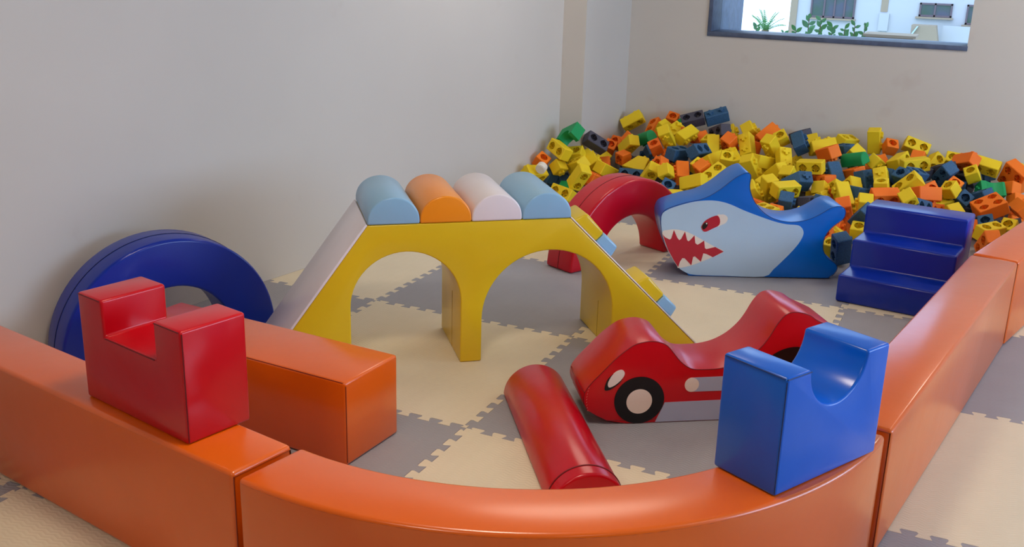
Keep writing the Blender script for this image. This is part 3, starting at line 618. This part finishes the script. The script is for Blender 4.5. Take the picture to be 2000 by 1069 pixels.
o|B2|1.807 2.326 0.177 -0.403 -0.63 -0.641 0.173|orange foam two-stud brick, upright, studs facing out, just below the shark tail
y|B2|1.903 2.402 0.191 0.127 -0.635 -0.263 0.715|yellow foam two-stud brick, upright, plain side out, right of the shark tail
o|B2|2.005 2.524 0.244 0.817 -0.529 -0.139 0.184|orange foam two-stud brick, level, holes facing out, left of the blue steps
d|B2|1.926 2.192 0.185 -0.153 0.839 -0.303 0.425|dark blue foam two-stud brick, leaning right, plain side out, right of the shark tail
o|B1|1.789 2.161 0.103 0.76 0.326 0.528 0.196|orange foam one-stud cube, holes facing out, below the shark tail
y|B2|1.841 2.016 0.071 -0.73 -0.455 0.192 0.473|yellow foam two-stud brick, leaning left, holes facing out, below the shark tail
d|B2|1.878 1.722 0.102 0.702 -0.052 0.623 0.342|dark blue foam two-stud brick, upright, plain side out, below the shark tail
y|B1|1.92 2.108 0.115 -0.218 0.976 -0.026 -0.006|yellow foam one-stud cube, plain side out, below the shark tail, right
y|B1|1.814 1.828 0.07 -0.17 0.957 -0.228 0.05|yellow foam one-stud cube, plain side out, below the shark tail, left
o|B1|1.76 1.943 0.098 -0.372 0.926 -0.056 0.006|orange foam one-stud cube, plain side out, below the shark tail
y|B2|1.81 3.578 0.408 -0.737 -0.087 -0.667 -0.07|yellow foam two-stud brick, upright, plain side out, above the blue steps
o|B1|1.922 3.542 0.382 -0.284 0.936 0.157 -0.139|orange foam one-stud cube, holes facing out, above the blue steps
y|B1|1.87 3.172 0.327 0.325 0.828 -0.095 0.447|yellow foam one-stud cube, plain side out, left of the blue steps, upper
o|B2|1.861 3.285 0.289 -0.887 0.383 0.248 -0.068|orange foam two-stud brick, leaning right, holes facing out, left of the blue steps
y|B2|2.082 3.62 0.385 -0.457 0.873 -0.018 -0.169|yellow foam two-stud brick, leaning left, holes facing out, above the blue steps
o|B1|2.115 3.405 0.345 0.292 0.952 -0.084 -0.047|orange foam one-stud cube, plain side out, above the blue steps
y|B2|2.009 3.27 0.332 -0.503 0.63 0.537 -0.248|yellow foam two-stud brick, leaning right, holes facing out, above the blue steps
y|B2|2.117 3.111 0.352 0.704 -0.675 -0.196 0.097|yellow foam two-stud brick, level, holes facing out, above the blue steps
y|B2|2.209 3.481 0.298 0.512 -0.629 -0.585 0.021|yellow foam two-stud brick, leaning right, studs facing out, above the blue steps
d|B2|1.845 2.89 0.239 0.783 0.162 0.556 -0.227|dark blue foam two-stud brick, upright, holes facing out, right of the shark tail
y|B2|1.954 2.809 0.28 0.68 0.405 0.207 -0.575|yellow foam two-stud brick, upright, studs facing out, left of the blue steps
y|B1|1.97 2.619 0.284 -0.106 0.993 0.012 0.055|yellow foam one-stud cube, plain side out, left of the blue steps, lower
d|B2|1.997 2.966 0.278 -0.132 -0.829 -0.521 0.156|dark blue foam two-stud brick, leaning left, plain side out, left of the blue steps
d|B1|2.066 2.844 0.317 -0.182 0.839 0.438 0.266|dark blue foam one-stud cube, plain side out, above the blue steps
d|B2|2.134 2.979 0.304 0.12 -0.84 -0.497 0.179|dark blue foam two-stud brick, level, plain side out, just above the blue steps
y|B2|2.115 2.756 0.284 -0.256 0.888 0.099 0.368|yellow foam two-stud brick, leaning right, plain side out, just left of the blue steps
o|B2|2.203 2.867 0.227 -0.54 0.748 0.385 -0.026|orange foam two-stud brick, leaning right, holes facing out, just right of the blue steps
o|B2|2.228 2.699 0.253 0.171 0.916 0.364 0.015|orange foam two-stud brick, level, plain side out, just right of the blue steps
y|B1|2.14 2.472 0.262 0.871 -0.372 -0.322 -0.01|yellow foam one-stud cube, holes facing out, just left of the blue steps
d|B2|2.203 2.583 0.191 -0.432 0.737 0.345 -0.388|dark blue foam two-stud brick, level, studs facing out, just below the blue steps
o|B2|2.269 2.74 0.15 -0.513 0.662 0.349 -0.42|orange foam two-stud brick, level, holes facing out, below the blue steps
d|B2|2.303 3.111 0.314 0.607 -0.562 -0.01 -0.562|dark blue foam two-stud brick, leaning right, studs facing out, left of the window right corner
o|B2|2.409 3.36 0.364 -0.857 0.346 0.025 0.381|orange foam two-stud brick, level, studs facing out, just below the window right corner
y|B2|2.362 3.6 0.319 0.373 -0.926 0.029 0.046|yellow foam two-stud brick, level, plain side out, just left of the window right corner
d|B2|2.526 3.591 0.25 0.008 0.87 -0.48 0.113|dark blue foam two-stud brick, level, plain side out, below the window right corner, right
y|B2|2.537 3.436 0.333 -0.877 0.463 -0.122 0.042|yellow foam two-stud brick, level, holes facing out, right of the window right corner
y|B1|2.462 3.247 0.304 -0.269 0.938 0.056 0.212|yellow foam one-stud cube, plain side out, below the window right corner
g|CS|2.584 3.237 0.213 0.396 0.684 -0.081 -0.608|green foam hollow-sided brick, upright, plain side out, above the orange barrier end
o|B4|2.718 3.43 0.282 -0.788 0.497 -0.353 0.089|orange foam four-stud brick, holes facing out, above the orange barrier end
y|B2|2.742 3.589 0.281 -0.582 0.601 -0.502 0.217|yellow foam two-stud brick, leaning left, studs facing out, above the orange barrier end
o|B1|2.703 3.317 0.223 0.204 0.883 0.415 -0.077|orange foam one-stud cube, plain side out, above the orange barrier end, upper
o|B1|2.364 3.041 0.253 0.246 -0.936 0.147 0.204|orange foam one-stud cube, plain side out, below the window right corner
y|B1|2.354 2.93 0.252 -0.282 0.912 -0.231 0.189|yellow foam one-stud cube, plain side out, right of the blue steps, upper
d|B1|2.434 2.995 0.188 0.456 -0.835 0.156 0.266|dark blue foam one-stud cube, holes facing out, left of the orange barrier end
d|B2|2.53 3.064 0.195 -0.055 0.894 -0.371 0.247|dark blue foam two-stud brick, level, plain side out, left of the orange barrier end
d|B2|2.358 3.264 0.213 -0.119 -0.866 -0.479 0.077|dark blue foam two-stud brick, level, plain side out, below the window right corner, left
o|B4|2.59 2.873 0.18 -0.123 0.952 0.191 0.207|orange foam four-stud brick, holes facing out, left of the orange barrier end
o|B2|2.771 3.095 0.146 0.765 -0.302 0.228 -0.521|orange foam two-stud brick, leaning left, plain side out, right of the orange barrier end
y|B1|2.397 2.744 0.151 -0.397 -0.859 -0.223 -0.234|yellow foam one-stud cube, plain side out, right of the blue steps, lower
o|B2|2.563 2.712 0.072 0.416 0.827 -0.361 -0.115|orange foam two-stud brick, level, plain side out, left of the orange barrier end
k|B2|2.7 2.818 0.08 0.017 0.91 -0.357 0.208|charcoal foam two-stud brick, level, plain side out, just below the orange barrier end
d|B1|2.582 2.594 0.137 -0.333 0.93 0.046 0.15|dark blue foam one-stud cube, plain side out, left of the orange barrier end
y|B2|2.603 2.453 0.124 -0.125 0.892 0.434 -0.032|yellow foam two-stud brick, level, plain side out, left of the orange barrier end
o|B2|2.603 2.288 0.094 0.41 -0.676 0.114 -0.602|orange foam two-stud brick, leaning right, holes facing out, below the orange barrier end
o|B1|2.741 3.248 0.158 0.324 0.888 0.324 -0.032|orange foam one-stud cube, plain side out, above the orange barrier end, lower
o|B1|2.739 2.928 0.072 0.427 0.864 0.259 -0.07|orange foam one-stud cube, plain side out, just right of the orange barrier end
y|B1|2.708 2.675 0.113 -0.369 0.913 -0.163 0.064|yellow foam one-stud cube, plain side out, just below the orange barrier end
o|B1|0.506 2.992 0.247 -0.18 0.961 0.126 -0.167|orange foam one-stud cube, studs facing out, right of the red arch crown
o|B2|0.565 3.374 0.358 0.033 0.847 0.518 -0.111|orange foam two-stud brick, level, plain side out, below the window left corner
y|B2|0.857 3.213 0.277 0.035 0.86 0.499 -0.107|yellow foam two-stud brick, level, plain side out, just left of the shark fin
y|B2|1.174 2.969 0.293 0.047 0.861 0.495 -0.102|yellow foam two-stud brick, level, plain side out, right of the shark fin
d|B2|0.734 2.849 0.209 0.037 0.848 0.516 -0.114|dark blue foam two-stud brick, level, plain side out, left of the shark fin
k|B2|1.341 2.43 0.075 0.008 0.844 0.526 -0.102|charcoal foam two-stud brick, level, plain side out, below the shark back
k|B2|1.535 2.545 0.126 -0.011 -0.852 -0.515 0.094|charcoal foam two-stud brick, level, plain side out, right of the shark back
d|B2|1.859 2.634 0.219 0.072 0.863 0.491 -0.092|dark blue foam two-stud brick, level, plain side out, right of the shark tail
k|B2|2.144 3.27 0.263 -0.116 0.87 0.479 -0.018|charcoal foam two-stud brick, level, plain side out, above the blue steps
k|B2|2.036 2.938 0.156 -0.04 0.892 -0.402 0.204|charcoal foam two-stud brick, level, plain side out, left of the blue steps
k|B2|2.286 3.324 0.296 -0.043 0.909 -0.363 0.201|charcoal foam two-stud brick, level, plain side out, left of the window right corner
k|B2|2.441 3.404 0.248 -0.207 0.891 -0.386 0.115|charcoal foam two-stud brick, level, plain side out, below the window right corner
k|B2|2.626 3.035 0.12 -0.098 0.888 0.448 -0.007|charcoal foam two-stud brick, level, plain side out, just left of the orange barrier end
y|B2|2.303 2.927 0.142 -0.108 0.879 0.465 -0.018|yellow foam two-stud brick, level, plain side out, right of the blue steps
k|B1|0.155 3.217 0.075 0.494 0.06 0.492 0.714|
k|B2|0.405 3.42 0.046 1 0 0 -0.028|
o|B1|1.357 2.721 0.129 0.802 0 0 0.597|
y|B2|1.659 3.247 0.081 0.315 0.568 -0.419 -0.635|
d|B2|2.169 3.435 0.044 0.677 0 0 -0.736|
k|B2|2.042 3.067 0.086 -0.048 0.179 -0.25 -0.95|
d|B2|1.361 3.245 0.129 0.706 0 0 -0.708|
o|B1|1.945 2.714 0.044 -0.584 -0 -0 -0.812|
o|B2|1.768 2.411 0.045 0.462 0 0 -0.887|
o|B1|1.514 3.361 0.045 0.286 0 0 -0.958|
k|B2|1.446 3.036 0.043 0.231 0 0 -0.973|
y|B2|1.169 3.118 0.171 0.276 -0.565 0.343 -0.698|
k|B2|1.925 2.515 0.043 0.456 0 0 -0.89|
d|B2|2.491 3.02 0.045 0.454 0 0 -0.891|
y|B2|2.29 2.909 0.043 0.521 0 0 -0.853|
y|B1|2.33 3.08 0.046 0.951 0 0 0.309|
d|B2|0.191 2.887 0.044 0.347 0 0 -0.938|
y|B2|0.554 3.311 0.078 -0.539 0.337 -0.27 0.723|
d|B2|0.037 3.097 0.044 0.904 0 0 -0.427|
k|B2|2.217 3.12 0.089 -0.316 0.329 -0.304 0.836|
y|B1|1.838 3.145 0.069 -0.634 -0.246 -0.508 -0.528|
k|B2|0.051 3.537 0.076 0.14 0.15 0.332 0.921|
k|B2|2.414 3.277 0.046 -0.129 -0 -0 -0.992|
k|B2|1.421 2.917 0.142 -0.548 0.324 -0.413 0.651|
k|B2|2.111 3.232 0.109 -0.595 -0.308 -0.478 -0.568|
o|B2|2.22 2.641 0.045 0.491 0 0 -0.871|
k|B2|2.051 2.572 0.046 -0.529 -0 -0 -0.849|
k|B2|1.818 3.586 0.079 -0.453 -0.038 0.301 0.838|
d|B1|1.655 2.446 0.045 0.72 0 0 -0.694|
y|B1|1.339 3.334 0.241 -0.262 -0.289 0.404 -0.827|
y|B2|0.456 3.112 0.165 -0.282 -0 -0 -0.959|
k|B2|0.092 3.362 0.101 -0.437 -0.095 0.598 -0.665|
y|B2|0.468 2.604 0.045 0.192 0 0 -0.981|
o|B2|0.56 3 0.127 0.194 0.445 0.567 -0.665|
y|B2|1.863 3 0.045 -0.289 -0 -0 -0.957|
k|B2|0.584 2.679 0.129 0.907 0 0 -0.42|
k|B2|1.237 3.441 0.139 0.252 -0.261 -0.43 0.827|
k|B1|2.083 3.075 0.218 0.068 -0.331 0.423 -0.841|
d|B2|2.466 3.397 0.043 0.779 0 0 0.627|
y|B2|2.023 3.535 0.097 -0.323 -0.511 0.252 -0.756|
d|B1|0.174 3.593 0.119 -0.18 0.643 0.458 0.587|
o|B2|0.574 3.541 0.068 0.036 -0.063 0.167 0.983|
o|B2|0.792 3.252 0.095 -0.589 0.057 -0.364 -0.719|
k|B2|1.073 2.682 0.045 0.864 0 0 -0.503|
k|B2|1.377 2.625 0.043 0.757 0 0 -0.654|
d|B1|1.457 3.199 0.047 -0.607 -0 -0 -0.795|
k|B1|1.512 2.446 0.045 0.855 0 0 -0.518|
k|B1|2.371 2.829 0.045 0.788 0 0 -0.615|
k|B2|0.676 3.033 0.103 0.24 0.367 0.469 -0.767|
k|B2|2.578 3.197 0.045 0.972 0 0 -0.234|
k|B1|0.921 3.024 0.065 -0.049 -0.704 0.329 -0.628|
k|B1|0.314 2.95 0.045 0.984 0 0 0.175|
y|B2|1.284 3.132 0.044 -0.322 -0 -0 -0.947|
d|B2|1.498 2.905 0.043 -0.025 -0 -0 -1|
k|B2|1.303 3.359 0.043 0.964 0 0 -0.268|
k|B2|2.098 2.811 0.044 0.986 0 0 0.167|
k|B1|0.669 3.309 0.047 0.041 0 0 -0.999|
d|B1|2.298 3.35 0.117 0.014 0.63 -0.035 -0.775|
k|B2|1.842 2.765 0.047 0.237 0 0 -0.971|
o|B2|1.063 2.978 0.045 0.805 0 0 -0.593|
y|B2|1.547 3.454 0.15 -0.384 0.126 -0.255 0.878|
k|B2|0.605 2.849 0.045 -0.642 -0 -0 -0.767|
k|B2|2.39 3.501 0.143 0.288 0.061 0.177 0.939|
o|B2|2.727 3.259 0.045 0.651 0 0 -0.759|
o|B1|1.865 3.424 0.074 -0.17 0.363 -0.405 0.821|
k|B2|1.598 3.514 0.043 0.886 0 0 0.464|
y|B2|0.429 2.73 0.043 0.986 0 0 -0.164|
y|B2|1.764 2.545 0.043 0.976 0 0 0.218|
d|B1|1.49 2.715 0.043 0.935 0 0 -0.355|
y|B2|1.567 2.813 0.129 -0.507 -0 -0 -0.862|
'''
for ln in DATA.strip().split('\n'):
    col, kind, num, lab = ln.split('|'); v = [float(t) for t in num.split()]
    me, sm_ = bmeshes(kind, col)
    o = bpy.data.objects.new(KNAME[kind], me); C.objects.link(o)
    o.rotation_mode = 'QUATERNION'; o.location = v[:3]; o.rotation_quaternion = Quaternion(v[3:7]).normalized()
    if lab: tag(o, lab, 'toy block', 'foam bricks of the corner pile')
    else: tag(o, CNAME[col] + ' ' + KNAME[kind].replace('_', ' ') + ' added as buried filler in the block pile, mostly hidden', 'toy block', 'buried ' + CNAME[col] + ' bricks of the pile')  # added filler bricks, mostly dark colours standing in for shade in gaps
    if sm_:
        for sx, sy in spots(kind):
            s_ = bpy.data.objects.new('stud', sm_); C.objects.link(s_); s_.parent = o; s_.location = (sx, sy, DIM[kind][2] / 2)
    elif kind == 'K':
        s_ = link('hub', fin(extrude(cross(0, 0, .020), -.001, .001, 0), 'hub'), FOAM['w'], o, (0, 0, .026)); s_.rotation_euler = (math.pi / 2, 0, 0)

# ------------------------------------------------------------ outside the window
OY = 30.0
bd = bpy.data.objects.new('apartment_building', None); C.objects.link(bd); bd.location = (1, OY, -6)
tag(bd, 'white rendered apartment building seen through the window', 'building')
def bpart(name, bm, m, lab=None, parent=None):
    o = link(name, fin(bm, name), m); o.parent = parent or bd; base = parent.matrix_world if False else None
    o.matrix_parent_inverse = Matrix.Translation(bd.location).inverted()
    if lab: o['label'] = lab
    return o
bpart('facade', box(-3.36, 8, OY, OY + 6, -6, 7), M_render)
bpart('corner_pier', box(-3.57, -3.36, OY - .05, OY + 6, -6, 7), M_beige, 'beige corner pier')
def fwin(x0, x1, z0, z1, mull):
    f_ = bpart('window', join([box(x0, x0 + .05, OY - .06, OY + .01, z0, z1), box(x1 - .05, x1, OY - .06, OY + .01, z0, z1), box(x0, x1, OY - .06, OY + .01, z0, z0 + .05), box(x0, x1, OY - .06, OY + .01, z1 - .05, z1)] + [box(m_ - .025, m_ + .025, OY - .06, OY + .01, z0, z1) for m_ in mull]), M_frame)
    edges = [x0 + .05] + [e for m_ in mull for e in (m_ - .025, m_ + .025)] + [x1 - .05]
    for k in range(0, len(edges), 2):
        p_ = link('pane', fin(box(edges[k], edges[k + 1], OY - .03, OY - .02, z0 + .05, z1 - .05), 'pane'), M_glass_dark, f_)
    bpart('window_ledge', box(x0 - .08, x1 + .05, OY - .12, OY, z0 - .06, z0 - .01), M_beige)
fwin(-2.95, -1.62, -.09, 1.1, (-2.54, -2.23, -1.93)); fwin(.23, 1.15, .085, .48, (.67,)); fwin(1.54, 2.3, -.09, .48, (1.92,))
bpart('recess', box(-.87, -.67, OY - .02, OY + .02, .16, 3), M_beige, 'beige vertical recess')
bpart('downpipe_box', box(-.88, -.60, OY - .08, OY, -.40, .12), M_render)
bpart('balcony_wall', box(1.0, 2.6, OY - .9, OY - .7, -3, -.12), M_render)
def quadprism(q, y0, y1): return extrude(q, y0, y1, 0)
gz = link('garden_awning', fin(quadprism([(.18, -.10), (.84, -.10), (.99, -.75), (.20, -.75)], OY - 1.6, OY - .92), 'awning'), M_beige)
tag(gz, 'beige canvas awning in front of the white building', 'awning')
rail = link('awning_edge', fin(extrude([(.05, -.60), (.34, -.12), (.38, -.12), (.10, -.62)], OY - 1.7, OY - 1.62, 0), 'rail'), MV['pale'], gz)
gd = link('outdoor_ground', fin(box(-30, 40, 4.6, 80, -6.4, -6.2), 'outdoor_ground'), M_ground); struct(gd)
# planter and shrubs just beyond the sill
pl = link('planter', fin(join([box(1.49, 1.86, 5.15, 5.45, .86, 1.015), box(1.47, 1.88, 5.13, 5.47, 1.012, 1.03)]), 'planter'), M_beige); tag(pl, 'beige rendered planter box outside the window', 'planter')
tr = link('terrace_parapet', fin(box(-.6, 3.2, 5.05, 5.55, -.4, .86), 'parapet'), M_render); struct(tr)
def leaf_bm(base, dirv, L, w):
    bm = bmesh.new(); d = Vector(dirv).normalized(); s = d.cross(Vector((0, 1, 0))).normalized(); nrm = d.cross(s)
    b = Vector(base); rows = []
    for t, k in ((0, .08), (.25, .75), (.5, 1), (.78, .65), (1, .03)):
        c = b + d * L * t + nrm * (.12 * L * t * t)
        rows.append([bm.verts.new(c - s * w * k), bm.verts.new(c + nrm * w * .18 * k), bm.verts.new(c + s * w * k)])
    for i in range(4):
        for j in range(2): bm.faces.new((rows[i][j], rows[i + 1][j], rows[i + 1][j + 1], rows[i][j + 1]))
    return bm
def shrub(x, z, h, nl, lab, y=5.3, big=1.0, lean=0):
    o = link('shrub', fin(tube([(0, 0, 0), (lean * .5, 0, h * .5), (lean, 0, h)], .004), 'stem'), M_bark, None, (x, y, z)); tag(o, lab, 'shrub', 'shrubs along the terrace')
    ls = []
    for k in range(nl):
        t = .3 + .7 * k / max(nl - 1, 1); a = k * 2.4 + random.uniform(-.7, .7); g_ = random.uniform(.7, 1.35)
        ls.append(leaf_bm((lean * t, 0, h * t), (math.cos(a) * .9, math.sin(a) * .5, .3 + .9 * random.random()), .05 * g_ * big, .013 * g_ * big))
    link('foliage', fin(join(ls), 'foliage', 60), M_leaf, o)['kind'] = 'stuff'
for args in ((.56, .86, .17, 9, 'thin pale shrub at the left end of the window view'), (.68, .86, .11, 9, 'low pale shrub under the palm tree'), (.80, .86, .13, 10, 'low shrub right of the palm tree'), (.90, .86, .15, 10, 'leafy shrub below the beige building corner'),
             (1.00, .86, .26, 8, 'shrub with a high upright leaf left of the large far window'), (1.10, .86, .25, 10, 'tallest shrub with broad round leaves below the large far window'), (1.20, .86, .20, 10, 'broad leafed shrub below the middle of the large far window'),
             (1.30, .86, .19, 9, 'spiky shrub below the right end of the large far window'), (1.38, .86, .22, 10, 'spiky shrub just left of the planter'), (1.46, .86, .22, 8, 'fine leafed shrub behind the planter end')):
    shrub(*args, big=1.35 if 1.0 <= args[0] < 1.25 else 1.0)
# palm
pm = bpy.data.objects.new('palm_tree', None); C.objects.link(pm); pm.location = (-4.4, 30.5, -6.2); tag(pm, 'single palm tree against the sky left of the building', 'tree')
link('trunk', fin(tube([(0, 0, 0), (.05, 0, 3), (0, 0, 5.6)], .12, k=8), 'trunk'), M_bark, pm)
for k in range(18):
    a = k * 2.399; el = .55 + .9 * (k % 5) / 5; L = .75 + .15 * random.random()
    pts = [Vector((math.cos(a) * L * t * math.cos(el), math.sin(a) * L * t * math.cos(el), 5.55 + L * (t * math.sin(el) * 1.25 - .35 * t * t))) for t in (0, .25, .5, .75, 1)]
    ls = [tube(pts, .008, k=4)]
    for i in range(1, 12):
        t = i / 12; j = min(int(t * 4), 3); c = pts[j].lerp(pts[j + 1], t * 4 - j); tn = (pts[j + 1] - pts[j]).normalized(); sd = tn.cross(Vector((0, 0, 1))).normalized()
        for s_ in (-1, 1):
            b_ = bmesh.new(); q = c + sd * s_ * .16 * (1 - t * .6) + tn * .10 - Vector((0, 0, .03))
            vv = [b_.verts.new(c - tn * .018), b_.verts.new(q), b_.verts.new(c + tn * .018)]; b_.faces.new(vv); ls.append(b_)
    link('frond', fin(join(ls), 'frond', 60), M_leaf, pm)
